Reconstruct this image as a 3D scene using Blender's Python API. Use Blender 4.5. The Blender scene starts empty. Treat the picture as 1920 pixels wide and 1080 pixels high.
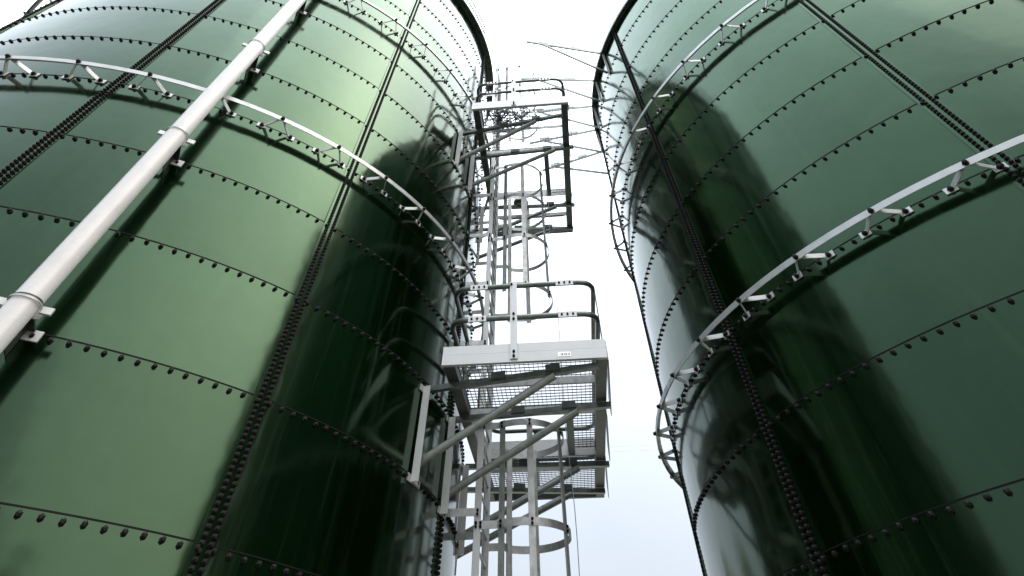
import bpy, math, random
import numpy as np
from mathutils import Matrix, Vector

random.seed(7)
rng = np.random.default_rng(7)
scene = bpy.context.scene
col = scene.collection

# ------------------------------------------------------------------ camera
CAM_Z = 1.6
F_PX, PITCH, ROLL, SHIFT = 871.66, 1.0484, -0.0046, -480.0
fw = Vector((0, math.cos(PITCH), math.sin(PITCH)))
up0 = Vector((0, -math.sin(PITCH), math.cos(PITCH)))
rt0 = Vector((1, 0, 0))
rt = math.cos(ROLL) * rt0 + math.sin(ROLL) * up0
up = math.cos(ROLL) * up0 - math.sin(ROLL) * rt0
cam_data = bpy.data.cameras.new("camera")
cam_data.sensor_width = 36.0
cam_data.lens = F_PX / 1920.0 * 36.0
cam_data.shift_y = SHIFT / 1920.0
cam_data.clip_start = 0.05
cam_data.clip_end = 2000.0
cam = bpy.data.objects.new("camera", cam_data)
m = Matrix.Identity(4)
for i in range(3):
    m[i][0], m[i][1], m[i][2] = rt[i], up[i], -fw[i]
m[0][3], m[1][3], m[2][3] = 0.0, 0.0, CAM_Z
cam.matrix_world = m
col.objects.link(cam)
scene.camera = cam

# ------------------------------------------------------------------ world, sun, exposure
SUN_EL, SUN_AZ = math.radians(45), math.radians(120)     # azimuth clockwise from +Y
world = bpy.data.worlds.new("World")
scene.world = world
world.use_nodes = True
wn = world.node_tree
wn.nodes.clear()
w_out = wn.nodes.new("ShaderNodeOutputWorld")
w_bg = wn.nodes.new("ShaderNodeBackground")
w_sky = wn.nodes.new("ShaderNodeTexSky")
w_sky.sky_type = 'NISHITA'
w_sky.sun_disc = False
w_sky.sun_elevation = SUN_EL
w_sky.sun_rotation = SUN_AZ
w_sky.dust_density = 8.0
w_sky.air_density = 1.2
w_mix = wn.nodes.new("ShaderNodeMix")
w_mix.data_type = 'RGBA'
w_noise = wn.nodes.new("ShaderNodeTexNoise")
w_noise.inputs["Scale"].default_value = 2.2
w_noise.inputs["Detail"].default_value = 5.0
w_tc = wn.nodes.new("ShaderNodeTexCoord")
w_ramp = wn.nodes.new("ShaderNodeMapRange")
w_ramp.inputs["From Min"].default_value = 0.3
w_ramp.inputs["From Max"].default_value = 0.7
w_ramp.inputs["To Min"].default_value = 0.70
w_ramp.inputs["To Max"].default_value = 0.92
wn.links.new(w_tc.outputs["Generated"], w_noise.inputs["Vector"])
wn.links.new(w_noise.outputs["Fac"], w_ramp.inputs["Value"])
wn.links.new(w_ramp.outputs["Result"], w_mix.inputs["Factor"])
wn.links.new(w_sky.outputs["Color"], w_mix.inputs["A"])
# bright overcast cloud layer, three times brighter overhead than at the horizon, with the veiled sun's glow
w_sep = wn.nodes.new("ShaderNodeSeparateXYZ")
wn.links.new(w_tc.outputs["Generated"], w_sep.inputs["Vector"])
def w_math(op, *ins):
    n = wn.nodes.new("ShaderNodeMath")
    n.operation = op
    for i, v in enumerate(ins):
        if isinstance(v, (int, float)):
            n.inputs[i].default_value = v
        else:
            wn.links.new(v, n.inputs[i])
    return n.outputs[0]


sun_dir = (math.sin(SUN_AZ) * math.cos(SUN_EL), math.cos(SUN_AZ) * math.cos(SUN_EL), math.sin(SUN_EL))
w_up = w_math('MAXIMUM', w_sep.outputs["Z"], 0.0)
w_grad = w_math('MULTIPLY_ADD', w_math('POWER', w_up, 3.0), 7.5, 0.78)
w_dot = wn.nodes.new("ShaderNodeVectorMath")
w_dot.operation = 'DOT_PRODUCT'
w_dot.inputs[1].default_value = sun_dir
wn.links.new(w_tc.outputs["Generated"], w_dot.inputs[0])
w_glow = w_math('MULTIPLY', w_math('POWER', w_math('MAXIMUM', w_dot.outputs["Value"], 0.0), 4.0), 2.2)
w_cl = wn.nodes.new("ShaderNodeVectorMath")
w_cl.operation = 'SCALE'
w_cl.inputs[0].default_value = (4.45, 4.85, 5.4)
wn.links.new(w_grad, w_cl.inputs["Scale"])
w_gl = wn.nodes.new("ShaderNodeVectorMath")                    # warmer light of the veiled sun
w_gl.operation = 'SCALE'
w_gl.inputs[0].default_value = (6.6, 5.2, 4.4)
wn.links.new(w_glow, w_gl.inputs["Scale"])
w_sum = wn.nodes.new("ShaderNodeVectorMath")
w_sum.operation = 'ADD'
wn.links.new(w_cl.outputs["Vector"], w_sum.inputs[0])
wn.links.new(w_gl.outputs["Vector"], w_sum.inputs[1])
wn.links.new(w_sum.outputs["Vector"], w_mix.inputs["B"])
wn.links.new(w_mix.outputs["Result"], w_bg.inputs["Color"])
w_bg.inputs["Strength"].default_value = 0.13
wn.links.new(w_bg.outputs["Background"], w_out.inputs["Surface"])

sun_data = bpy.data.lights.new("sun", 'SUN')
sun_data.energy = 0.6
sun_data.angle = math.radians(90)
sun_data.color = (1.0, 0.96, 0.9)
sun = bpy.data.objects.new("sun", sun_data)
sd = Vector((math.sin(SUN_AZ) * math.cos(SUN_EL), math.cos(SUN_AZ) * math.cos(SUN_EL), math.sin(SUN_EL)))
sun.rotation_euler = sd.to_track_quat('Z', 'Y').to_euler()
sun.location = (0, -10, 30)
col.objects.link(sun)

scene.view_settings.view_transform = 'Standard'
scene.view_settings.look = 'None'
scene.view_settings.gamma = 1.0
scene.view_settings.use_curve_mapping = False
scene.view_settings.exposure = 0.9
scene.render.engine = 'CYCLES'
scene.cycles.max_bounces = 8
scene.cycles.glossy_bounces = 5
scene.cycles.use_denoising = True


# ------------------------------------------------------------------ materials
def new_mat(name, base, rough=0.5, metal=0.0, spec=0.5, noise=None, bump=None, rough_noise=None, coat=0.0):
    """noise = (scale, colour2, low, high); bump = (scale, strength, distance)"""
    mt = bpy.data.materials.new(name)
    mt.use_nodes = True
    nt = mt.node_tree
    b = nt.nodes["Principled BSDF"]
    b.inputs["Base Color"].default_value = (*base, 1)
    b.inputs["Roughness"].default_value = rough
    b.inputs["Metallic"].default_value = metal
    b.inputs["Specular IOR Level"].default_value = spec
    if coat:
        b.inputs["Coat Weight"].default_value = coat
        b.inputs["Coat Roughness"].default_value = 0.05
    geo = nt.nodes.new("ShaderNodeNewGeometry")
    if noise:
        n = nt.nodes.new("ShaderNodeTexNoise")
        n.inputs["Scale"].default_value = noise[0]
        n.inputs["Detail"].default_value = 6.0
        n.inputs["Roughness"].default_value = 0.65
        nt.links.new(geo.outputs["Position"], n.inputs["Vector"])
        r = nt.nodes.new("ShaderNodeMapRange")
        r.inputs["From Min"].default_value = noise[2]
        r.inputs["From Max"].default_value = noise[3]
        nt.links.new(n.outputs["Fac"], r.inputs["Value"])
        mx = nt.nodes.new("ShaderNodeMix")
        mx.data_type = 'RGBA'
        mx.inputs["A"].default_value = (*base, 1)
        mx.inputs["B"].default_value = (*noise[1], 1)
        nt.links.new(r.outputs["Result"], mx.inputs["Factor"])
        nt.links.new(mx.outputs["Result"], b.inputs["Base Color"])
    if rough_noise:
        n = nt.nodes.new("ShaderNodeTexNoise")
        n.inputs["Scale"].default_value = rough_noise[0]
        n.inputs["Detail"].default_value = 4.0
        nt.links.new(geo.outputs["Position"], n.inputs["Vector"])
        r = nt.nodes.new("ShaderNodeMapRange")
        r.inputs["From Min"].default_value = 0.3
        r.inputs["From Max"].default_value = 0.7
        r.inputs["To Min"].default_value = rough_noise[1]
        r.inputs["To Max"].default_value = rough_noise[2]
        nt.links.new(n.outputs["Fac"], r.inputs["Value"])
        nt.links.new(r.outputs["Result"], b.inputs["Roughness"])
    if bump:
        n = nt.nodes.new("ShaderNodeTexNoise")
        n.inputs["Scale"].default_value = bump[0]
        n.inputs["Detail"].default_value = 3.0
        nt.links.new(geo.outputs["Position"], n.inputs["Vector"])
        bp = nt.nodes.new("ShaderNodeBump")
        bp.inputs["Strength"].default_value = bump[1]
        bp.inputs["Distance"].default_value = bump[2]
        nt.links.new(n.outputs["Fac"], bp.inputs["Height"])
        nt.links.new(bp.outputs["Normal"], b.inputs["Normal"])
    return mt


M = {}
M['enamel'] = new_mat("green_enamel", (0.0003, 0.0030, 0.0004), 0.09, 0.0,
                      noise=(1.6, (0.0002, 0.0022, 0.0003), 0.3, 0.7), rough_noise=(0.9, 0.085, 0.14),
                      bump=(1.1, 0.16, 0.05))
def streaks(mt, dust, amount):
    """pale rain streaks and dust film running down the sheets, and a slight shift from sheet to sheet"""
    nt = mt.node_tree
    b = nt.nodes["Principled BSDF"]
    geo = nt.nodes.new("ShaderNodeNewGeometry")
    mp = nt.nodes.new("ShaderNodeMapping")
    mp.inputs["Scale"].default_value = (9.0, 9.0, 0.4)
    nt.links.new(geo.outputs["Position"], mp.inputs["Vector"])
    n = nt.nodes.new("ShaderNodeTexNoise")
    n.inputs["Scale"].default_value = 1.0
    n.inputs["Detail"].default_value = 7.0
    n.inputs["Roughness"].default_value = 0.7
    nt.links.new(mp.outputs["Vector"], n.inputs["Vector"])
    n2 = nt.nodes.new("ShaderNodeTexNoise")
    n2.inputs["Scale"].default_value = 0.55
    n2.inputs["Detail"].default_value = 5.0
    nt.links.new(geo.outputs["Position"], n2.inputs["Vector"])
    r = nt.nodes.new("ShaderNodeMapRange")
    r.inputs["From Min"].default_value = 0.52
    r.inputs["From Max"].default_value = 0.80
    r.inputs["To Max"].default_value = amount
    nt.links.new(n.outputs["Fac"], r.inputs["Value"])
    mu = nt.nodes.new("ShaderNodeMath")
    mu.operation = 'MULTIPLY'
    nt.links.new(r.outputs["Result"], mu.inputs[0])
    nt.links.new(n2.outputs["Fac"], mu.inputs[1])
    mx = nt.nodes.new("ShaderNodeMix")
    mx.data_type = 'RGBA'
    old = b.inputs["Base Color"].links[0].from_socket
    nt.links.new(old, mx.inputs["A"])
    mx.inputs["B"].default_value = (*dust, 1)
    nt.links.new(mu.outputs[0], mx.inputs["Factor"])
    oi = nt.nodes.new("ShaderNodeObjectInfo")
    sp = nt.nodes.new("ShaderNodeMapRange")
    sp.inputs["To Min"].default_value = 0.46
    sp.inputs["To Max"].default_value = 0.54
    nt.links.new(oi.outputs["Random"], sp.inputs["Value"])
    nt.links.new(sp.outputs["Result"], b.inputs["Specular IOR Level"])
    ro = b.inputs["Roughness"].links[0].from_socket
    ra = nt.nodes.new("ShaderNodeMath")
    ra.operation = 'MULTIPLY_ADD'
    ra.inputs[1].default_value = 0.16
    nt.links.new(mu.outputs[0], ra.inputs[0])
    nt.links.new(ro, ra.inputs[2])
    nt.links.new(ra.outputs[0], b.inputs["Roughness"])
    hs = nt.nodes.new("ShaderNodeHueSaturation")
    rr = nt.nodes.new("ShaderNodeMapRange")
    rr.inputs["To Min"].default_value = 0.8
    rr.inputs["To Max"].default_value = 1.3
    nt.links.new(oi.outputs["Random"], rr.inputs["Value"])
    nt.links.new(rr.outputs["Result"], hs.inputs["Value"])
    nt.links.new(mx.outputs["Result"], hs.inputs["Color"])
    nt.links.new(hs.outputs["Color"], b.inputs["Base Color"])


streaks(M['enamel'], (0.012, 0.022, 0.010), 0.9)
eb = M['enamel'].node_tree.nodes["Principled BSDF"]           # vitreous enamel: dense glass, mirror-like
eb.inputs["IOR"].default_value = 1.64
eb.inputs["Specular Tint"].default_value = (0.57, 1.0, 0.64, 1.0)
M['galv'] = new_mat("galvanised_steel", (0.36, 0.375, 0.37), 0.42, 0.5,
                    noise=(9.0, (0.20, 0.215, 0.21), 0.35, 0.72), rough_noise=(14.0, 0.34, 0.55))
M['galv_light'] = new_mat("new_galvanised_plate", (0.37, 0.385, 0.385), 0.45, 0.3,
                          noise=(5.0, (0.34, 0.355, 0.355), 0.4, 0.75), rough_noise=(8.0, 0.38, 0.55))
M['galv_mid'] = new_mat("ring_steel", (0.30, 0.315, 0.315), 0.42, 0.4,
                        noise=(7.0, (0.26, 0.275, 0.275), 0.38, 0.72), rough_noise=(11.0, 0.32, 0.55))
M['strut'] = new_mat("strut_steel", (0.20, 0.215, 0.205), 0.36, 0.55,
                     noise=(9.0, (0.12, 0.135, 0.125), 0.35, 0.7))
M['galv_dark'] = new_mat("dark_shaded_steel", (0.05, 0.057, 0.053), 0.45, 0.5,
                         noise=(7.0, (0.022, 0.028, 0.024), 0.35, 0.7))  # underside shade put into the colour; also serves dark bands and clips
M['tube'] = new_mat("dark_tube_steel", (0.10, 0.115, 0.105), 0.32, 0.6,
                    noise=(11.0, (0.05, 0.065, 0.055), 0.4, 0.7))  # dark grey-green base colour of rails and arms
M['bolt'] = new_mat("black_bolt_cap", (0.005, 0.0045, 0.0045), 0.5, 0.0, 0.12)
M['sealant'] = new_mat("black_sealant", (0.004, 0.004, 0.004), 0.7, 0.0, 0.1)
M['rim'] = new_mat("rim_steel", (0.035, 0.055, 0.038), 0.45, 0.3,
                   noise=(6.0, (0.02, 0.03, 0.022), 0.4, 0.7))
M['pipe'] = new_mat("white_pipe", (0.38, 0.385, 0.385), 0.30, 0.0, 0.5,
                    noise=(4.0, (0.33, 0.335, 0.335), 0.45, 0.8), rough_noise=(5.0, 0.22, 0.4))
M['blocker'] = new_mat("blocker_dark_green", (0.004, 0.016, 0.006), 0.35, noise=(3.0, (0.003, 0.012, 0.005), 0.3, 0.7))  # colour of the column added to darken the left tank's reflection
M['concrete'] = new_mat("concrete", (0.34, 0.33, 0.31), 0.85, noise=(3.0, (0.24, 0.235, 0.22), 0.3, 0.7))
M['ground'] = new_mat("gravel_ground", (0.20, 0.185, 0.16), 0.95, noise=(6.0, (0.11, 0.12, 0.07), 0.35, 0.65),
                      bump=(30.0, 0.5, 0.02))
M['leaf'] = new_mat("leaf", (0.055, 0.105, 0.028), 0.5, noise=(0.6, (0.10, 0.13, 0.035), 0.35, 0.7))
M['bark'] = new_mat("bark", (0.11, 0.085, 0.06), 0.9, noise=(8.0, (0.06, 0.048, 0.036), 0.3, 0.7))
M['cable'] = new_mat("black_cable", (0.016, 0.016, 0.016), 0.5)
M['wire'] = new_mat("grey_wire", (0.30, 0.31, 0.33), 0.5, 0.4)
M['label'] = new_mat("white_label", (0.86, 0.86, 0.85), 0.5)
M['ink'] = new_mat("label_ink", (0.05, 0.05, 0.05), 0.6)
M['reel'] = new_mat("green_plastic", (0.16, 0.30, 0.03), 0.4)


# ------------------------------------------------------------------ mesh helpers
class MB:
    """collects shapes in world space; build() links ONE mesh object, local to its parent"""
    def __init__(self):
        self.v, self.f, self.smooth = [], [], []

    def add(self, verts, faces, smooth=False):
        o = len(self.v)
        self.v += [tuple(p) for p in verts]
        self.f += [tuple(i + o for i in f) for f in faces]
        self.smooth += [smooth] * len(faces)
        return self

    def hexa(self, c8):
        return self.add(c8, [(0, 3, 2, 1), (4, 5, 6, 7), (0, 1, 5, 4), (1, 2, 6, 5), (2, 3, 7, 6), (3, 0, 4, 7)])

    def bar(self, a, b, w, h, upv=(0, 0, 1), ext=0.0):
        """box beam from a to b; h along upv, w across"""
        a, b, upv = Vector(a), Vector(b), Vector(upv)
        d = (b - a).normalized()
        a = a - d * ext
        b = b + d * ext
        s = d.cross(upv)
        if s.length < 1e-5:
            s = d.cross(Vector((1, 0, 0)))
        s.normalize()
        t = s.cross(d).normalized()
        s, t = s * w / 2, t * h / 2
        return self.hexa([a - s - t, a + s - t, b + s - t, b - s - t, a - s + t, a + s + t, b + s + t, b - s + t])

    def angle(self, a, b, leg, th, upv=(0, 0, 1), flip=1):
        """L-section from a to b: one leg flat (across), one leg hanging down"""
        a, b, upv = Vector(a), Vector(b), Vector(upv)
        d = (b - a).normalized()
        s = d.cross(upv).normalized() * flip
        t = upv.normalized()
        self.bar(a + s * leg / 2, b + s * leg / 2, leg, th, upv)
        self.bar(a - t * (leg / 2 + th / 2), b - t * (leg / 2 + th / 2), th, leg, upv)
        return self

    def tube(self, pts, r, n=10, cap=True):
        pts = [Vector(p) for p in pts]
        prev = None
        rings = []
        for i, p in enumerate(pts):
            d = (pts[min(i + 1, len(pts) - 1)] - pts[max(i - 1, 0)]).normalized()
            if prev is None:
                u = d.cross(Vector((0, 0, 1)))
                if u.length < 1e-3:
                    u = d.cross(Vector((1, 0, 0)))
            else:
                u = prev - d * prev.dot(d)
            u.normalize()
            prev = u
            w = d.cross(u)
            rings.append([p + (u * math.cos(2 * math.pi * k / n) + w * math.sin(2 * math.pi * k / n)) * r for k in range(n)])
        vs = [q for ring in rings for q in ring]
        fs = []
        for i in range(len(pts) - 1):
            for k in range(n):
                k2 = (k + 1) % n
                fs.append((i * n + k, i * n + k2, (i + 1) * n + k2, (i + 1) * n + k))
        self.add(vs, fs, True)
        if cap:
            self.add(rings[0], [tuple(range(n))[::-1]])
            self.add(rings[-1], [tuple(range(n))])
        return self

    def data(self, name, mat, origin=(0, 0, 0)):
        me = bpy.data.meshes.new(name)
        ox, oy, oz = origin
        me.from_pydata([(x - ox, y - oy, z - oz) for x, y, z in self.v], [], self.f)
        me.polygons.foreach_set("use_smooth", self.smooth)
        me.materials.append(M[mat])
        me.update()
        return me

    def build(self, name, mat, parent=None, root=None):
        origin = root['_o'] if root is not None else (0, 0, 0)
        return link(name, self.data(name, mat, origin), parent if parent is not None else root)


def link(name, me, parent=None):
    o = bpy.data.objects.new(name, me)
    col.objects.link(o)
    if parent is not None:
        o.parent = parent
    if name in ("bracket_bolts", "hoop_bolts", "splice_bolts", "post_bolts", "stand_off_bolts", "label_print"):
        o['kind'] = 'stuff'
    return o


def tag(o, label, cat, group=None):
    o['label'] = label
    o['category'] = cat
    if group:
        o['group'] = group
    return o


def empty(name, loc):
    o = bpy.data.objects.new(name, None)
    o.location = loc
    o['_o'] = tuple(loc)
    o.empty_display_size = 0.3
    col.objects.link(o)
    return o


def pol(c, r, th, z):
    return Vector((c[0] + r * math.cos(th), c[1] + r * math.sin(th), z))


# ------------------------------------------------------------------ ground
g = MB()
nseg = 48
gv = [(0, 0, 0)]
gf = []
rad = [4, 10, 20, 40, 80, 200, 500, 1200]
for r in rad:
    for k in range(nseg):
        a = 2 * math.pi * k / nseg
        gv.append((r * math.cos(a), r * math.sin(a), 0.0 if r < 30 else rng.uniform(-0.15, 0.1)))
for k in range(nseg):
    gf.append((0, 1 + k, 1 + (k + 1) % nseg))
for i in range(len(rad) - 1):
    for k in range(nseg):
        a0, a1 = 1 + i * nseg + k, 1 + i * nseg + (k + 1) % nseg
        gf.append((a0, a0 + nseg, a1 + nseg, a1))
g.add(gv, gf, True)
ground = g.build("ground", 'ground')
ground['kind'] = 'structure'

# ------------------------------------------------------------------ tanks
CL, RL, HL = (-6.822, 9.586), 5.968, CAM_Z + 1.1974       # left tank: centre, radius, height of its bolt row 0
CR, RR, HR = (8.925, 8.372), 6.404, CAM_Z - 0.6855
DTH = 2 * math.pi / 11
NB = 24                                                   # bolts along one sheet
SEAM_L, SEAM_R = -0.7596, -2.8291


def curved_panel(R, dth, z0, z1, lean):
    """one curved sheet, local: axis = Z through origin, spans angle 0..dth"""
    n = 40
    mb = MB()
    vs, fs = [], []
    for j, (z, r) in enumerate(((z0, R), ((z0 + z1) / 2, R + lean * 0.5), (z1, R + lean))):
        for k in range(n + 1):
            a = dth * k / n
            vs.append((r * math.cos(a), r * math.sin(a), z))
    for j in range(2):
        for k in range(n):
            b = j * (n + 1) + k
            fs.append((b, b + 1, b + n + 2, b + n + 1))
    mb.add(vs, fs, True)
    # top edge thickness, a real ledge where the next sheet stands behind
    t = 0.012
    o = len(mb.v)
    vs2, fs2 = [], []
    for k in range(n + 1):
        a = dth * k / n
        vs2.append(((R + lean) * math.cos(a), (R + lean) * math.sin(a), z1))
        vs2.append(((R + lean - t) * math.cos(a), (R + lean - t) * math.sin(a), z1))
    for k in range(n):
        fs2.append((2 * k, 2 * k + 2, 2 * k + 3, 2 * k + 1))
    mb.add(vs2, fs2, False)
    return mb


def ring_mesh(c, r0, r1, z0, z1, a0=0.0, a1=2 * math.pi, n=132):
    """ring of rectangular section"""
    mb = MB()
    closed = abs(a1 - a0 - 2 * math.pi) < 1e-6
    vs, fs = [], []
    cnt = n if closed else n + 1
    for k in range(cnt):
        a = a0 + (a1 - a0) * k / n
        for r, z in ((r0, z0), (r1, z0), (r1, z1), (r0, z1)):
            vs.append((c[0] + r * math.cos(a), c[1] + r * math.sin(a), z))
    for k in range(n):
        b, d = 4 * k, 4 * ((k + 1) % cnt)
        for s in range(4):
            s2 = (s + 1) % 4
            fs.append((b + s, d + s, d + s2, b + s2))
    mb.add(vs, fs, False)
    if not closed:
        mb.add([vs[i] for i in range(4)], [(0, 1, 2, 3)])
        mb.add([vs[-4 + i] for i in range(4)], [(3, 2, 1, 0)])
    return mb


def bolt_shape(s=1.0):
    """washer + domed hexagonal cap, axis +X (outward), local"""
    vs, fs = [], []
    prof = [(0.0, 0.021), (0.006, 0.021), (0.008, 0.0165), (0.024, 0.0155), (0.030, 0.009)]
    for x, r in prof:
        for k in range(6):
            a = math.pi / 3 * k
            vs.append((x * s, r * s * math.cos(a), r * s * math.sin(a)))
    for j in range(len(prof) - 1):
        for k in range(6):
            k2 = (k + 1) % 6
            fs.append((j * 6 + k, j * 6 + k2, (j + 1) * 6 + k2, (j + 1) * 6 + k))
    fs.append(tuple(24 + k for k in range(6)))
    return np.array(vs), fs


BV, BF = bolt_shape(1.18)


def in_view(P):
    d = P - np.array([0, 0, CAM_Z])
    f_, r_, u_ = np.array(fw), np.array(rt), np.array(up)
    z = d @ f_
    x = 960 + F_PX * (d @ r_) / np.maximum(z, 1e-3)
    y = 540 + SHIFT - F_PX * (d @ u_) / np.maximum(z, 1e-3)
    return (z > 0) & (x > -10) & (x < 1930) & (y > -10) & (y < 1090)


def make_tank(label, c, R, h0, rows, seam0, rings, tab_phase, top_extra, full=True):
    """rows = number of bolted rows above h0 ; courses run from the base up to row `rows`"""
    base_z = 0.8
    root = empty("storage_tank", (c[0], c[1], 0.0))
    tag(root, label, "storage tank", "green bolted storage tanks")
    k0 = -int(round(h0 - base_z))
    z_base = h0 + k0
    # concrete plinth
    pm = MB()
    vs, fs = [], []
    n = 66
    for z, r in ((0.0, R + 0.35), (z_base - 0.05, R + 0.35), (z_base, R + 0.30)):
        for k in range(n):
            a = 2 * math.pi * k / n
            vs.append((c[0] + r * math.cos(a), c[1] + r * math.sin(a), z))
    for j in range(2):
        for k in range(n):
            fs.append((j * n + k, j * n + (k + 1) % n, (j + 1) * n + (k + 1) % n, (j + 1) * n + k))
    fs.append(tuple(2 * n + k for k in range(n)))
    pm.add(vs, fs)
    pm.build("concrete_base", 'concrete', root, root)
    # sheets: alike pieces share one mesh
    me = curved_panel(R, DTH, 0.0, 1.0, 0.010).data("panel", 'enamel')
    me_top = curved_panel(R, DTH, 0.0, 1.0 + top_extra, 0.010).data("panel", 'enamel')
    for k in range(k0, rows):
        for s in range(11):
            o = link("panel", me_top if (k == rows - 1) else me, root)
            o.location = (0, 0, h0 + k)
            o.rotation_euler = (rng.normal(0, 0.0008), rng.normal(0, 0.0008), seam0 + s * DTH)
    # sealant beads along every horizontal lap
    for k in range(k0 + 1, rows):
        ring_mesh(c, R + 0.002, R + 0.0155, h0 + k - 0.004, h0 + k + 0.006).build("sealant_bead", 'sealant', root, root)
    # lap strips along the vertical seams
    zt = h0 + rows + top_extra
    for s in range(11):
        a = seam0 + s * DTH
        ring_mesh(c, R + 0.004, R + 0.018, z_base + 0.002, zt - 0.004, a - 0.11 / R, a + 0.07 / R, 6).build("lap_strip", 'enamel', root, root)
    if full:
        # bolts: places, outward angle
        P, A = [], []
        for k in range(k0 + 1, rows):
            for s in range(11):
                for i in range(NB):
                    if i == 0 or i == NB - 1:
                        pass
                    a = seam0 + (s + (i + 0.5) / NB) * DTH
                    P.append((c[0] + (R + 0.012) * math.cos(a), c[1] + (R + 0.012) * math.sin(a), h0 + k - 0.034))
                    A.append(a)
        nh = len(P)
        for s in range(11):
            for q in (-0.052, 0.028):
                a = seam0 + s * DTH + q / R
                nz = int((zt - z_base) / 0.046)
                for i in range(nz):
                    P.append((c[0] + (R + 0.018) * math.cos(a), c[1] + (R + 0.018) * math.sin(a), z_base + 0.02 + i * 0.046))
                    A.append(a)
        P, A = np.array(P), np.array(A)
        P[:nh, 2] += rng.normal(0, 0.0025, nh)
        to = np.array([0, 0, CAM_Z]) - P
        dist = np.linalg.norm(to, axis=1)
        facing = (np.cos(A) * to[:, 0] + np.sin(A) * to[:, 1]) > 0
        idx = np.arange(len(P))
        ok = in_view(P) & facing & (idx < nh)
        big = idx[ok][np.argsort(dist[ok])][:300]
        bm = bpy.data.meshes.new("bolt")
        bm.from_pydata(BV.tolist(), [], BF)
        bm.materials.append(M['bolt'])
        for i in big:
            o = link("bolt", bm, root)
            o.location = (P[i, 0] - c[0], P[i, 1] - c[1], P[i, 2])
            o.rotation_euler = (rng.uniform(0, 1), rng.normal(0, 0.07), A[i] + rng.normal(0, 0.07))
        rest = np.setdiff1d(idx, big)
        # keep the seam bolts slightly smaller, they stand closer together
        nb = len(rest)
        sc = np.where(rest < nh, 1.0, 1.0)[:, None]
        ca, sa = np.cos(A[rest])[:, None], np.sin(A[rest])[:, None]
        lx, ly, lz = BV[:, 0][None] * sc, BV[:, 1][None] * sc, BV[:, 2][None] * sc
        X = P[rest, 0][:, None] - c[0] + lx * ca - ly * sa
        Y = P[rest, 1][:, None] - c[1] + lx * sa + ly * ca
        Z = P[rest, 2][:, None] + lz
        V = np.stack([X, Y, Z], 2).reshape(-1, 3)
        nv = len(BV)
        quads = np.array([f for f in BF if len(f) == 4])
        cap = np.array([f for f in BF if len(f) == 6])
        off = (np.arange(nb) * nv)[:, None, None]
        faces = (quads[None] + off).reshape(-1, 4).tolist() + (cap[None] + off).reshape(-1, 6).tolist()
        sm = bpy.data.meshes.new("seam_bolts")
        sm.from_pydata(V.tolist(), [], faces)
        sm.materials.append(M['bolt'])
        so = link("seam_bolts", sm, root)
        so['kind'] = 'stuff'
        # wind stiffener rings on V brackets
        off_r = 0.295
        for k in rings:
            z = h0 + k - 0.02
            rm = ring_mesh(c, R + off_r - 0.008, R + off_r, z - 0.033, z + 0.033)
            rm2 = ring_mesh(c, R + off_r - 0.07, R + off_r - 0.008, z + 0.024, z + 0.033)
            rm.add(rm2.v, rm2.f)
            ring = rm.build("stiffener_ring", 'galv_mid', root, root)
            # one bracket, built at angle 0 around the tank axis
            half = 1.5 * DTH / NB
            apex = Vector((R + off_r - 0.012, 0, 0))
            br = MB()
            for sgn in (-1, 1):
                w_ = Vector(((R + 0.03) * math.cos(sgn * half * 0.86), (R + 0.03) * math.sin(sgn * half * 0.86), 0))
                ap = apex + Vector((0, sgn * 0.02, 0))
                br.bar(ap, w_, 0.012, 0.05)
                t_ = Vector(((R + 0.024) * math.cos(sgn * half), (R + 0.024) * math.sin(sgn * half), -0.012))
                tang = Vector((-math.sin(sgn * half), math.cos(sgn * half), 0))
                br.bar(t_ - tang * 0.06, t_ + tang * 0.06, 0.012, 0.062)
            bme = br.data("bracket", 'galv_light')
            tb = MB()
            vv = BV * 1.25
            for sgn in (-1, 1):
                a = sgn * half
                vs = [((R + 0.030 + x) * math.cos(a) - y * math.sin(a), (R + 0.030 + x) * math.sin(a) + y * math.cos(a), zz - 0.012) for x, y, zz in vv]
                tb.add(vs, BF)
            tb.add([(R + off_r + x, y, zz) for x, y, zz in vv], BF)
            tme = tb.data("bracket_bolts", 'bolt')
            for s in range(11):
                for q in range(4):
                    a = seam0 + (s + (tab_phase + 0.5 + 6 * q) / NB) * DTH
                    o = link("bracket", bme, ring)
                    o.location = (0, 0, z)
                    o.rotation_euler = (0, 0, a)
                    o2 = link("bracket_bolts", tme, ring)
                    o2.location = (0, 0, z)
                    o2.rotation_euler = (0, 0, a)
    return root, zt


tankL, ZTL = make_tank("large dark green enamel bolted tank on the left, with pipe and caged ladder", CL, RL, HL, 12, SEAM_L, (4, 8), 2.5, 0.0)
tankR, ZTR = make_tank("large dark green enamel bolted tank on the right, with bare bracket arms at its rim", CR, RR, HR, 12, SEAM_R, (4, 8), 3.5, -0.20)


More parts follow.
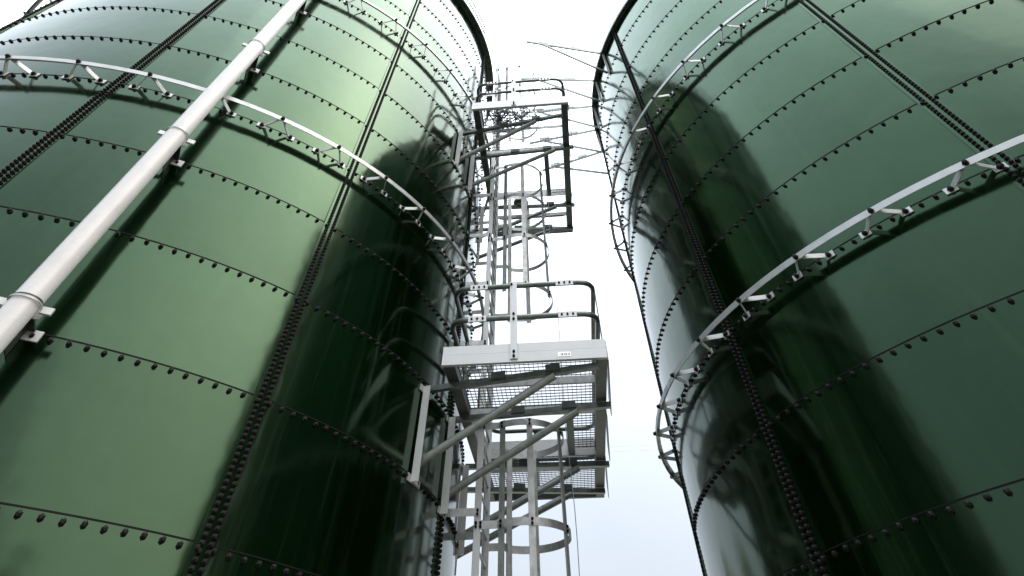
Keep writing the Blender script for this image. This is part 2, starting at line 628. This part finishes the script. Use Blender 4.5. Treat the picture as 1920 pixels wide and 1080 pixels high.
def add_rim(root, c, R, zt, out):
    """curb angle round the top, and a low roof inside it"""
    rm = ring_mesh(c, R - 0.02, R + out, zt, zt + 0.02)
    r2 = ring_mesh(c, R + out - 0.02, R + out, zt + 0.02, zt + 0.10)
    rm.add(r2.v, r2.f)
    rim = rm.build("top_flange", 'rim', root, root)
    rb = MB()
    for k in range(150):
        a = 2 * math.pi * k / 150
        vs = [(c[0] + (R + out * 0.55) * math.cos(a) + y, c[1] + (R + out * 0.55) * math.sin(a) + z, zt - x) for x, y, z in BV]
        rb.add(vs, [f[::-1] for f in BF])
    o = rb.build("flange_bolts", 'bolt', root, root)
    o['kind'] = 'stuff'
    rf = MB()
    n = 66
    vs = [(c[0], c[1], zt + 1.1)]
    for k in range(n):
        a = 2 * math.pi * k / n
        vs.append((c[0] + R * math.cos(a), c[1] + R * math.sin(a), zt + 0.03))
    rf.add(vs, [(0, 1 + k, 1 + (k + 1) % n) for k in range(n)], True)
    rf.build("roof", 'enamel', root, root)


add_rim(tankL, CL, RL, ZTL, 0.20)
add_rim(tankR, CR, RR, ZTR, 0.13)

# triangular bracket arms on the right tank's rim
for th in (-169.3, -177.9, 173.5, 164.9, 156.3):
    a = math.radians(th)
    rd = Vector((math.cos(a), math.sin(a), 0))
    zt = ZTR + 0.16
    P0 = pol(CR, RR + 0.06, a, zt)
    tip = P0 + rd * 2.2
    bk = MB()
    bk.angle(P0, tip, 0.085, 0.014)
    arm = bk.build("outrigger_arm", 'tube', tankR, tankR)
    st = MB()
    st.angle(pol(CR, RR + 0.06, a, zt - 0.98), P0 + rd * 1.72 + Vector((0, 0, -0.03)), 0.075, 0.014)
    st.build("strut", 'tube', arm, tankR)
    lg = MB()
    tg = Vector((-rd.y, rd.x, 0))
    lg.bar(pol(CR, RR + 0.035, a, zt - 1.08), pol(CR, RR + 0.035, a, zt + 0.02), 0.012, 0.11, tg)
    lg.bar(pol(CR, RR + 0.065, a, zt - 1.08) + tg * 0.05, pol(CR, RR + 0.065, a, zt + 0.02) + tg * 0.05, 0.06, 0.01, tg)
    lg.build("wall_leg", 'galv', arm, tankR)
    for q in (0.3, 1.25):
        cp = MB()
        cp.bar(P0 + rd * (q + 0.3) + Vector((0, 0, 0.06)), P0 + rd * (q + 0.62) + Vector((0, 0, 0.06)), 0.012, 0.1)
        cp.build("clip", 'galv_light', arm, tankR)

# handrail round the left tank's roof edge
for zz in (0.42, 0.80):
    pts = [pol(CL, RL + 0.16, math.radians(-110 + 2.0 * k), ZTL + zz) for k in range(48)]
    MB().tube(pts, 0.024, 8).build("roof_rail", 'tube', tankL, tankL)
for k in range(7):
    a = math.radians(-110 + 94 / 6 * k)
    tg = Vector((-math.sin(a), math.cos(a), 0))
    MB().bar(pol(CL, RL + 0.185, a, ZTL + 0.02), pol(CL, RL + 0.185, a, ZTL + 0.86), 0.012, 0.09, tg).build("rail_post", 'galv_light', tankL, tankL)

# added dark duct standing against the right tank, beyond the frame; its mirror image darkens the left tank
DX, DY, DR = 7.45, 1.22, 0.74
blocker = empty("sky_blocker", (DX, DY, 0.0))
tag(blocker, "added dark out-of-view duct beside the right tank, mirrored as left tank's dark edge", "blocker")
for i in range(5):
    z0, z1 = 0.02 + i * 2.5, 2.5 + i * 2.5
    MB().tube([(DX, DY, z0), (DX, DY, z1 - 0.01)], DR, 36).build("blocker_length", 'blocker', blocker, blocker)
    MB().tube([(DX, DY, z1 - 0.05), (DX, DY, z1 + 0.03)], DR + 0.05, 36).build("blocker_flange", 'blocker', blocker, blocker)
for z in (3.4, 6.4, 9.4, 11.6):
    dd = (Vector((CR[0], CR[1], 0)) - Vector((DX, DY, 0))).normalized()
    MB().bar(Vector((DX, DY, z)) + dd * DR * 0.95, Vector((DX, DY, z)) + dd * (DR + 0.10), 0.25, 0.06).build("blocker_bracket", 'galv', blocker, blocker)

# ------------------------------------------------------------------ overflow pipe on the left tank
PX, PY, PR = -3.99, 3.80, 0.112
pipe = empty("overflow_pipe", (PX, PY, 0.0))
tag(pipe, "white vertical pipe clamped in front of the left tank wall", "pipe")
pa = math.atan2(PY - CL[1], PX - CL[0])
prd = Vector((math.cos(pa), math.sin(pa), 0))
ptg = Vector((-prd.y, prd.x, 0))
joints = [0.05, HL + 1.02, HL + 5.02, HL + 9.02, HL + 11.9]
for z0, z1 in zip(joints[:-1], joints[1:]):
    MB().tube([(PX, PY, z0 + 0.004), (PX, PY, z1 - 0.004)], PR, 40).build("pipe_length", 'pipe', pipe, pipe)
for z in joints[1:-1]:
    MB().tube([(PX, PY, z - 0.006), (PX, PY, z + 0.006)], PR + 0.002, 40).build("joint_band", 'galv_dark', pipe, pipe)
for k in (-1, 1, 3, 5, 7, 9, 11):
    z = HL + k
    wp = pol(CL, RL + 0.02, pa, z)
    pw = Vector((PX, PY, z))
    sup = MB()
    # deep web plate between wall and pipe
    inner = pw - prd * (PR + 0.01)
    sup.bar(wp, inner, 0.13, 0.012)
    sup.bar(wp - Vector((0, 0, 0.10)), inner - Vector((0, 0, 0.10)), 0.012, 0.20)
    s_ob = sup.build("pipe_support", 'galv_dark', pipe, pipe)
    ft = MB()
    ft.bar(wp - ptg * 0.13 + Vector((0, 0, -0.03)), wp + ptg * 0.13 + Vector((0, 0, -0.03)), 0.02, 0.08)
    ft.build("foot_plate", 'galv_light', s_ob, pipe)
    cl = MB()
    ring_pts = [pw + (prd * math.cos(t) + ptg * math.sin(t)) * (PR + 0.012) for t in np.linspace(-math.pi * 0.62, math.pi * 0.62, 26)]
    for a_, b_ in zip(ring_pts[:-1], ring_pts[1:]):
        cl.bar(a_, b_, 0.006, 0.014, ext=0.002)
    cl.build("clamp", 'galv', s_ob, pipe)
    for sg in (-1, 1):
        e0 = pw + ptg * sg * (PR + 0.005) - prd * 0.06
        MB().bar(e0, e0 + ptg * sg * 0.085, 0.03, 0.05).build("clamp_ear", 'galv_light', s_ob, pipe)
    # saddle plate behind the pipe
    sd_ = MB()
    q0 = inner
    sd_.bar(q0 - ptg * 0.13, q0 + ptg * 0.13, 0.014, 0.09)
    sd_.build("saddle", 'galv_light', s_ob, pipe)

# ------------------------------------------------------------------ ladder and platforms, frame at the wall
TH = math.radians(-5.0)
LU = Vector((math.cos(TH), math.sin(TH), 0))
LV = Vector((-math.sin(TH), math.cos(TH), 0))
LO = Vector((CL[0], CL[1], CAM_Z)) + LU * RL


def lp(u, v, z):
    return LO + LU * u + LV * v + Vector((0, 0, z))


def wall_u(v):
    return math.sqrt(RL * RL - v * v) - RL


def lbox(mb, u0, u1, v0, v1, z0, z1):
    return mb.hexa([lp(u0, v0, z0), lp(u1, v0, z0), lp(u1, v1, z0), lp(u0, v1, z0),
                    lp(u0, v0, z1), lp(u1, v0, z1), lp(u1, v1, z1), lp(u0, v1, z1)])


def nuts(pts, axis, s=1.0):
    """small hexagonal bolt heads at pts, pointing along axis"""
    mb = MB()
    ax = Vector(axis).normalized()
    s1 = ax.cross(Vector((0, 0, 1)))
    if s1.length < 1e-3:
        s1 = Vector((1, 0, 0))
    s1.normalize()
    s2 = ax.cross(s1)
    for p in pts:
        p = Vector(p)
        mb.add([p + ax * x * s + s1 * y * s + s2 * z * s for x, y, z in BV], BF)
    return mb


def round_path(pts, r, n=7):
    """polyline with rounded corners"""
    pts = [Vector(p) for p in pts]
    out = [pts[0]]
    for a, b, c in zip(pts[:-2], pts[1:-1], pts[2:]):
        d0, d1 = (a - b).normalized(), (c - b).normalized()
        p0, p1 = b + d0 * r, b + d1 * r
        for k in range(n + 1):
            t = k / n
            out.append(p0 * (1 - t) ** 2 + b * 2 * t * (1 - t) + p1 * t * t)
    out.append(pts[-1])
    return out


def make_platform(name_label, z, u0, u1, vs, uo, rails, arms, cross):
    """z = underside of the deck frame; vs = (near edge, opening near, opening far, far edge); uo = opening's outer edge"""
    v0, v1, v2, v3 = vs
    root = empty("access_platform", tuple(lp(1.0, v0, z)))
    tag(root, name_label, "platform", "access platforms on the left tank")
    B = lambda mb, nm, mt: mb.build(nm, mt, root, root)
    H = 0.12
    # perimeter beams
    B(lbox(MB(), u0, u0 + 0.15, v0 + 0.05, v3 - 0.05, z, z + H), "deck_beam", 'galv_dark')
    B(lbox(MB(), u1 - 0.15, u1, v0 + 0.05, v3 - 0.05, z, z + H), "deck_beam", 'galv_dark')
    # front channel: lower channel and toe board above it, slightly set back
    B(lbox(MB(), u0 - 0.02, u1, v0 - 0.01, v0 + 0.048, z, z + 0.115), "front_channel", 'galv_light')
    B(lbox(MB(), u0 - 0.02, u1 + 0.002, v0 - 0.005, v0 + 0.01, z + 0.119, z + 0.225), "toe_board", 'galv_light')
    # edge beams of the opening
    B(lbox(MB(), u0 + 0.152, u1 - 0.152, v1 - 0.06, v1, z + 0.004, z + H - 0.004), "deck_beam", 'galv')
    B(lbox(MB(), u0 + 0.152, u1 - 0.152, v2, v2 + 0.012, z + 0.004, z + 0.22), "opening_plate", 'galv_light')
    B(lbox(MB(), uo, uo + 0.11, v1 + 0.002, v2 - 0.002, z + 0.004, z + H), "deck_beam", 'galv_dark')
    B(lbox(MB(), u0 + 0.152, u1 - 0.152, v3 - 0.11, v3 - 0.05, z, z + H - 0.002), "deck_beam", 'galv_dark')
    for cv in cross:
        mb = MB()
        lbox(mb, u0 + 0.152, u1 - 0.152, cv, cv + 0.012, z + 0.006, z + 0.092)
        lbox(mb, u0 + 0.152, u1 - 0.152, cv + 0.0122, cv + 0.07, z + 0.082, z + 0.092)
        B(mb, "cross_angle", 'galv')
    # open grating
    gm = MB()
    gz0, gz1 = z + 0.103, z + 0.117
    def grate(a0, a1, b0, b1, su, sv):
        n = int((a1 - a0) / su)
        for i in range(n + 1):
            u = a0 + (a1 - a0) * i / n
            lbox(gm, u - 0.003, u + 0.003, b0, b1, gz0, gz1)
        n = int((b1 - b0) / sv)
        for i in range(n + 1):
            v = b0 + (b1 - b0) * i / n
            lbox(gm, a0, a1, v - 0.0035, v + 0.0035, gz0 + 0.002, gz1 - 0.002)
    grate(u0 + 0.155, u1 - 0.155, v0 + 0.055, v1 - 0.064, 0.064, 0.084)
    grate(uo + 0.114, u1 - 0.155, v1 + 0.004, v2 - 0.004, 0.064, 0.084)
    grate(u0 + 0.155, u1 - 0.155, v2 + 0.016, v3 - 0.114, 0.064, 0.084)
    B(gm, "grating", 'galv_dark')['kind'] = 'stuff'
    # side toe plates, lapping like scales along the outer edge
    L3 = (v3 - v0) / 3.05
    for i in range(3):
        a = v0 + 0.03 + i * L3
        mb = MB()
        mb.bar(lp(u1 + 0.012, a, z + 0.10), lp(u1 + 0.075, a + L3 * 0.97, z + 0.10), 0.012, 0.24)
        B(mb, "side_toe_plate", 'galv')
    # handrails: two tubes round three sides
    ri = 0.03
    rail_pts = [(u0 + ri, v1 - 0.1), (u0 + ri, v0 + ri), (u1 - ri, v0 + ri), (u1 - ri, v3 - ri), (u0 + ri, v3 - ri), (u0 + ri, v2 + 0.1)]
    tops = []
    for rz in rails:
        pts = round_path([lp(u, v, rz) for u, v in rail_pts], 0.26)
        B(MB().tube(pts, 0.035, 12), "handrail", 'tube')
        for uu in (u0 + 0.42, u1 - 0.46):
            sp = B(MB().bar(lp(uu - 0.13, v0 + ri - 0.030, rz - 0.012), lp(uu + 0.13, v0 + ri - 0.030, rz - 0.012), 0.02, 0.075), "splice_plate", 'galv_light')
            nuts([lp(uu + q, v0 + ri - 0.04, rz - 0.012) for q in (-0.08, 0, 0.08)], -LV, 0.7).build("splice_bolts", 'bolt', sp, root)
        # drop legs of the rail at the ends of its run
    for v_, u_ in ((v1 - 0.1, u0 + ri), (v2 + 0.1, u0 + ri)):
        B(MB().tube([lp(u_, v_, z + H), lp(u_, v_, rails[-1])], 0.032, 10), "rail_leg", 'tube')
    # posts
    um = (u0 + u1) / 2 - 0.14
    post = B(MB().bar(lp(um, v0 - 0.022, z + 0.03), lp(um, v0 - 0.022, rails[-1] + 0.03), 0.016, 0.10, LU), "rail_post", 'galv_light')
    nuts([lp(um, v0 - 0.031, q) for q in (z + 0.06, z + 0.115, rails[0] + 0.02, rails[0] - 0.05)] + [lp(um - 0.03, v0 - 0.031, rails[1] - 0.01)], -LV, 0.8).build("post_bolts", 'bolt', post, root)
    for q in (0.02, 0.5, 0.98):
        vv = v0 + 0.12 + (v3 - v0 - 0.24) * q
        B(MB().bar(lp(u1 - 0.012, vv, z + 0.12), lp(u1 - 0.012, vv, rails[-1] + 0.02), 0.012, 0.08, LV), "rail_post", 'galv_dark')
    B(MB().bar(lp(um, v3 + 0.01, z + 0.03), lp(um, v3 + 0.01, rails[-1] + 0.03), 0.016, 0.09, LU), "rail_post", 'galv')
    # support brackets on the tank wall
    for (va, vb, ut, us, zl) in arms:
        wu = wall_u(va)
        za = z - 0.06
        # radial direction of this bracket's web
        wl = Vector((math.cos(0), 0, 0))
        br = MB()
        P0, P1 = lp(wu + 0.07, va, za), lp(ut, vb, za)
        br.bar(P0, P1, 0.075, 0.010)
        d = (P1 - P0).normalized()
        sdv = d.cross(Vector((0, 0, 1))).normalized()
        br.bar(P0 + sdv * 0.034 + Vector((0, 0, 0.03)), P1 + sdv * 0.034 + Vector((0, 0, 0.03)), 0.010, 0.05)
        arm = B(br, "bracket_arm", 'tube')
        # the strut, an angle section from the foot of the leg up to the arm
        t = (us - wu) / (ut - wu)
        Q = P0.lerp(P1, t) - Vector((0, 0, 0.012))
        S0 = lp(wu + 0.06, va, zl + 0.17)
        sm = MB()
        sm.tube([S0, Q], 0.047, 8)
        sm.build("strut", 'strut', arm, root)
        lm_ = MB()
        outw = Vector((pol(CL, 1, math.atan2(lp(wu, va, 0).y - CL[1], lp(wu, va, 0).x - CL[0]), 0) - Vector((CL[0], CL[1], 0))))
        tgv = Vector((-outw.y, outw.x, 0))
        A0 = lp(wu, va, zl - 0.03) + outw * 0.035
        A1 = lp(wu, va, z - 0.03) + outw * 0.035
        lm_.bar(A0, A1, 0.012, 0.16, tgv)
        lm_.bar(A0 + outw * 0.05 - tgv * 0.074, A1 + outw * 0.05 - tgv * 0.074, 0.09, 0.012, tgv)
        leg = lm_.build("wall_leg", 'galv_light', arm, root)
        for zq in (zl, z - 0.06):
            ctr = lp(wu, va, zq) + outw * 0.022
            MB().bar(ctr - tgv * 0.16, ctr + tgv * 0.16, 0.018, 0.07).build("foot_plate", 'galv', arm, root)
        # clips that hold the grating down
        for tt in (0.42, 0.74):
            c0 = P0.lerp(P1, tt) + Vector((0, 0, 0.062)) - LV * 0.05
            B(MB().bar(c0 - d * 0.10, c0 + d * 0.10, 0.012, 0.085), "grating_clip", 'galv_dark')
    return root


lower = make_platform("lower steel grating platform with toe board and handrail, nearest to the viewer",
                      3.14, 0.13, 2.30, (-2.15, -0.56, 0.92, 2.92), 1.70, (3.727, 4.19),
                      [(-1.60, -2.02, 2.18, 1.58, 2.16), (-0.64, -0.90, 2.36, 1.86, 2.12),
                       (1.10, 1.22, 2.36, 1.84, 2.12), (2.10, 2.42, 2.30, 1.68, 2.12)], (-1.50, 1.55))
upper = make_platform("upper steel grating platform below the tank rim, heaped with looped cable",
                      8.24, 0.18, 2.33, (-2.30, -0.84, 0.70, 2.24), 1.70, (8.83, 9.20),
                      [(-1.62, -1.98, 2.2, 1.56, 7.22), (-0.85, -0.98, 2.42, 1.96, 7.18),
                       (0.95, 1.05, 2.4, 1.9, 7.18), (1.80, 1.98, 2.34, 1.7, 7.2)], (-1.58, 1.45))

# small printed label on the lower platform's toe board
lab = MB().bar(lp(1.66, -2.163, 3.20), lp(1.83, -2.163, 3.20), 0.004, 0.05)
lo_ = lab.build("printed_label", 'label', lower, lower)
ink = MB()
for i in range(9):
    uu = 1.68 + i * 0.016
    ink.bar(lp(uu, -2.1665, 3.20), lp(uu + 0.004 + 0.004 * (i % 3), -2.1665, 3.20), 0.002, 0.026 + 0.006 * (i % 2))
ink.build("label_print", 'ink', lo_, lower)

# ------------------------------------------------------------------ caged ladder
lad = empty("caged_ladder", tuple(lp(0.44, -0.08, -CAM_Z)))
tag(lad, "galvanised caged ladder running up between the tanks through both platforms", "ladder")
SN, SF, SU = -0.53, 0.37, 0.45
ZB, ZT_ = -CAM_Z + 0.8, 12.9
for v_ in (SN, SF):
    mb = MB()
    mb.bar(lp(SU, v_, ZB), lp(SU, v_, ZT_), 0.016, 0.085, LU)
    mb.bar(lp(SU - 0.045, v_ + (0.03 if v_ == SN else -0.03), ZB), lp(SU - 0.045, v_ + (0.03 if v_ == SN else -0.03), ZT_), 0.06, 0.010, LU)
    mb.build("stringer", 'galv_light', lad, lad)
nr = int((ZT_ - ZB) / 0.27)
rm_ = MB().tube([lp(SU, SN + 0.012, 0), lp(SU, SF - 0.012, 0)], 0.017, 8).data("rung", 'galv', tuple(lp(SU, SN, 0)))
for i in range(nr):
    o = link("rung", rm_, lad)
    q = lp(SU, SN, ZB + 0.2 + i * 0.27) - Vector(lad['_o'])
    o.location = q
HC, HV, HRr = 1.04, -0.04, 0.60
hz = [0.98, 2.02, 3.05, 5.14, 6.17, 7.20, 8.12, 10.25, 11.3, 12.3]


def hoop_pt(t, z, r=HRr):
    return lp(HC + r * math.cos(t), HV + r * math.sin(t), z)


hm = MB()
ts = np.linspace(-math.radians(118), math.radians(118), 44)
pp = [hoop_pt(t, 0) for t in ts]
pp = [lp(SU + 0.02, SN - 0.012, 0), lp(SU + 0.26, SN - 0.012, 0)] + pp + [lp(SU + 0.26, SF + 0.012, 0), lp(SU + 0.02, SF + 0.012, 0)]
for a_, b_ in zip(pp[:-1], pp[1:]):
    hm.bar(a_, b_, 0.009, 0.075, ext=0.002)
hdata = hm.data("hoop", 'galv', tuple(lp(SU, -0.08, 0)))
hb = nuts([lp(SU + q, SN - 0.02, zz) for q in (-0.02, 0.04) for zz in (-0.015, 0.02)], -LV, 0.75)
BAR_T = [math.radians(a) for a in (-118, -78, -24, 80, 118)]
for t in BAR_T:
    rdv = (LU * math.cos(t) + LV * math.sin(t))
    n_ = nuts([hoop_pt(t, zz, HRr + 0.006) for zz in (-0.02, 0.022)], rdv, 0.75)
    hb.add(n_.v, n_.f)
hbdata = hb.data("hoop_bolts", 'bolt', tuple(lp(SU, -0.08, 0)))
for z in hz:
    o = link("hoop", hdata, lad)
    o.location = lp(SU, -0.08, z) - Vector(lad['_o'])
    o2 = link("hoop_bolts", hbdata, o)
for t in BAR_T:
    rdv = (LU * math.cos(t) + LV * math.sin(t))
    tgv = Vector((-rdv.y, rdv.x, 0))
    for z0, z1 in ((0.5, 3.10), (5.06, 8.18), (10.1, 12.3 + random.uniform(0.0, 0.5))):
        MB().bar(hoop_pt(t, z0, HRr - 0.013), hoop_pt(t, z1, HRr - 0.015), 0.018, 0.085, tgv).build("cage_bar", 'galv', lad, lad)
# stand-off bars from the tank wall
for z in [0.2, 1.28, 2.14, 4.2, 5.24, 6.28, 7.32, 9.4, 10.5, 11.0]:
    for v_, sg in ((SN, -1), (SF, 1)):
        mb = MB()
        a_ = lp(wall_u(v_) + 0.02, v_ + sg * 0.03, z)
        b_ = lp(SU + 0.03, v_ + sg * 0.014, z)
        mb.bar(a_, b_, 0.010, 0.075)
        mb.bar(a_ + LU * 0.006, a_ + LU * 0.006 + LV * sg * 0.12, 0.010, 0.075)
        so = mb.build("stand_off", 'galv', lad, lad)
        nuts([lp(SU - 0.005, v_ + sg * 0.021, z + q) for q in (-0.018, 0.018)], LV * sg, 0.75).build("stand_off_bolts", 'bolt', so, lad)

# ------------------------------------------------------------------ loose things on the upper platform
cc = MB()
zc = 8.24 + 0.13
for i in range(26):
    cu, cv = random.uniform(0.55, 1.45), random.uniform(-2.0, -1.45)
    r0 = random.uniform(0.10, 0.30)
    ph = random.uniform(0, 6.28)
    ex = random.uniform(0.5, 1.0)
    tilt = random.uniform(-0.25, 0.25)
    pts = []
    for k in range(34):
        t = ph + 2 * math.pi * 1.25 * k / 33
        rr = r0 * (1 + 0.12 * math.sin(3 * t + i))
        pts.append(lp(min(2.1, max(0.36, cu + rr * math.cos(t))), min(-0.95, max(-2.2, cv + ex * rr * math.sin(t))),
                      zc + 0.012 + 0.006 * (i % 9) + abs(tilt) * 0.5 + tilt * rr * math.cos(t) * 0.8))
    cc.tube(pts, 0.011, 6)
tag(cc.build("cable_coil", 'cable'), "tangled heap of black cable lying on the upper platform grating", "cable")
rl = empty("cable_reel", tuple(lp(1.0, 1.05, 8.24 + 0.12)))
tag(rl, "small green reel standing on the far half of upper platform", "reel")
z_ = 8.24 + 0.122
MB().tube([lp(1.0, 1.05, z_ + 0.03), lp(1.0, 1.05, z_ + 0.24)], 0.12, 20).build("drum", 'reel', rl, rl)
for q in (0.0, 0.24):
    MB().tube([lp(1.0, 1.05, z_ + q), lp(1.0, 1.05, z_ + q + 0.03)], 0.19, 20).build("flange", 'cable', rl, rl)

# thin line hanging down beside the cage
hw = MB()
pts = []
for k in range(30):
    z = 8.1 - k * (8.1 + 0.4) / 29
    pts.append(lp(1.70 + 0.02 * math.sin(k * 0.7), -0.02 + 0.015 * math.sin(k * 1.1), z))
hw.tube(pts, 0.006, 5)
tag(hw.build("hanging_wire", 'wire'), "thin wire hanging down beside the ladder cage", "wire")

# ------------------------------------------------------------------ power lines far behind the gap
def cam_dir(x, y):
    return (fw + rt * ((x - 960) / F_PX) + up * (-(y - 540 - SHIFT) / F_PX))


names = ["highest", "second", "third", "fourth", "lowest"]
for i, (ya, yb) in enumerate(((545, 537), (600, 592), (658, 650), (706, 694), (838, 826))):
    for j, dy in enumerate((0, 9)):
        D = 60.0
        da, db = cam_dir(930, ya + dy), cam_dir(1240, yb + dy)
        A, Bp = Vector((0, 0, CAM_Z)) + da * (D / da.y), Vector((0, 0, CAM_Z)) + db * (D / db.y)
        d = Bp - A
        A2, B2 = A - d * 2.0, Bp + d * 2.0
        pts = [A2.lerp(B2, k / 24) - Vector((0, 0, 4 * 0.35 * (k / 24) * (1 - k / 24))) for k in range(25)]
        mb = MB().tube(pts, 0.012, 5)
        tag(mb.build("power_cable", 'wire'), "%s wire of the %s pair of thin power lines crossing the sky gap" % (("upper", "lower")[j], names[i]), "power line", "power lines behind the tanks")


# ------------------------------------------------------------------ trees round the site (seen mirrored in the tanks)
def make_tree(x, y, h, w, label, seed):
    r = np.random.default_rng(seed)
    root = empty("tree", (x, y, 0))
    tag(root, label, "tree", "trees round the tank site")
    tr = MB()
    pts = [Vector((x + 0.15 * math.sin(k * 1.3 + seed), y + 0.15 * math.cos(k * 0.9 + seed), h * 0.62 * k / 6)) for k in range(7)]
    for k in range(6):
        tr.tube(pts[k:k + 2], 0.26 * (1 - k / 7.5) * h / 9, 8, False)
    for k in range(9):
        a = r.uniform(0, 6.28)
        b0 = pts[3 + k % 4]
        tr.tube([b0, b0 + Vector((math.cos(a) * w * 0.4, math.sin(a) * w * 0.4, h * r.uniform(0.08, 0.25)))], 0.06, 6, False)
    tr.build("trunk", 'bark', root, root)
    # leaf clumps
    ncl, per = 46, 60
    cen = []
    for k in range(ncl):
        a, t = r.uniform(0, 6.283), r.uniform(0, 1)
        zz = h * (0.36 + 0.6 * t)
        rad_ = w * 0.5 * math.sqrt(max(0.05, 1 - (2 * t - 0.85) ** 2)) * r.uniform(0.35, 1.0)
        cen.append((x + rad_ * math.cos(a), y + rad_ * math.sin(a), zz))
    cen = np.array(cen)
    P = np.repeat(cen, per, 0) + r.normal(0, 0.42 * w / 5, (ncl * per, 3))
    n = len(P)
    d1 = r.normal(0, 1, (n, 3)); d1 /= np.linalg.norm(d1, axis=1)[:, None]
    d2 = np.cross(d1, r.normal(0, 1, (n, 3))); d2 /= np.linalg.norm(d2, axis=1)[:, None]
    s = r.uniform(0.10, 0.22, (n, 1))
    V = np.stack([P - d1 * s, P + d2 * s * 0.5, P + d1 * s, P - d2 * s * 0.5], 1).reshape(-1, 3) - np.array([x, y, 0])
    me = bpy.data.meshes.new("crown")
    me.from_pydata(V.tolist(), [], (np.arange(n * 4).reshape(-1, 4)).tolist())
    me.materials.append(M['leaf'])
    link("crown", me, root)


TREES = [(4.0, -26.0, 6.8, 6.0, "tall leafy tree behind the viewer, mirrored low in the left tank", 5),
         (15.0, -22.0, 6.6, 6.0, "leafy tree behind the viewer to the right, mirrored in the left tank", 8),
         (-7.5, 36.0, 8.6, 7.0, "round leafy tree hidden beyond the left tank, mirrored low in the right one", 11),
         (-14.0, 36.0, 9.4, 7.0, "leafy tree beyond the left tank, mirrored at the foot of the right one", 13)]
for t in TREES:
    make_tree(*t)
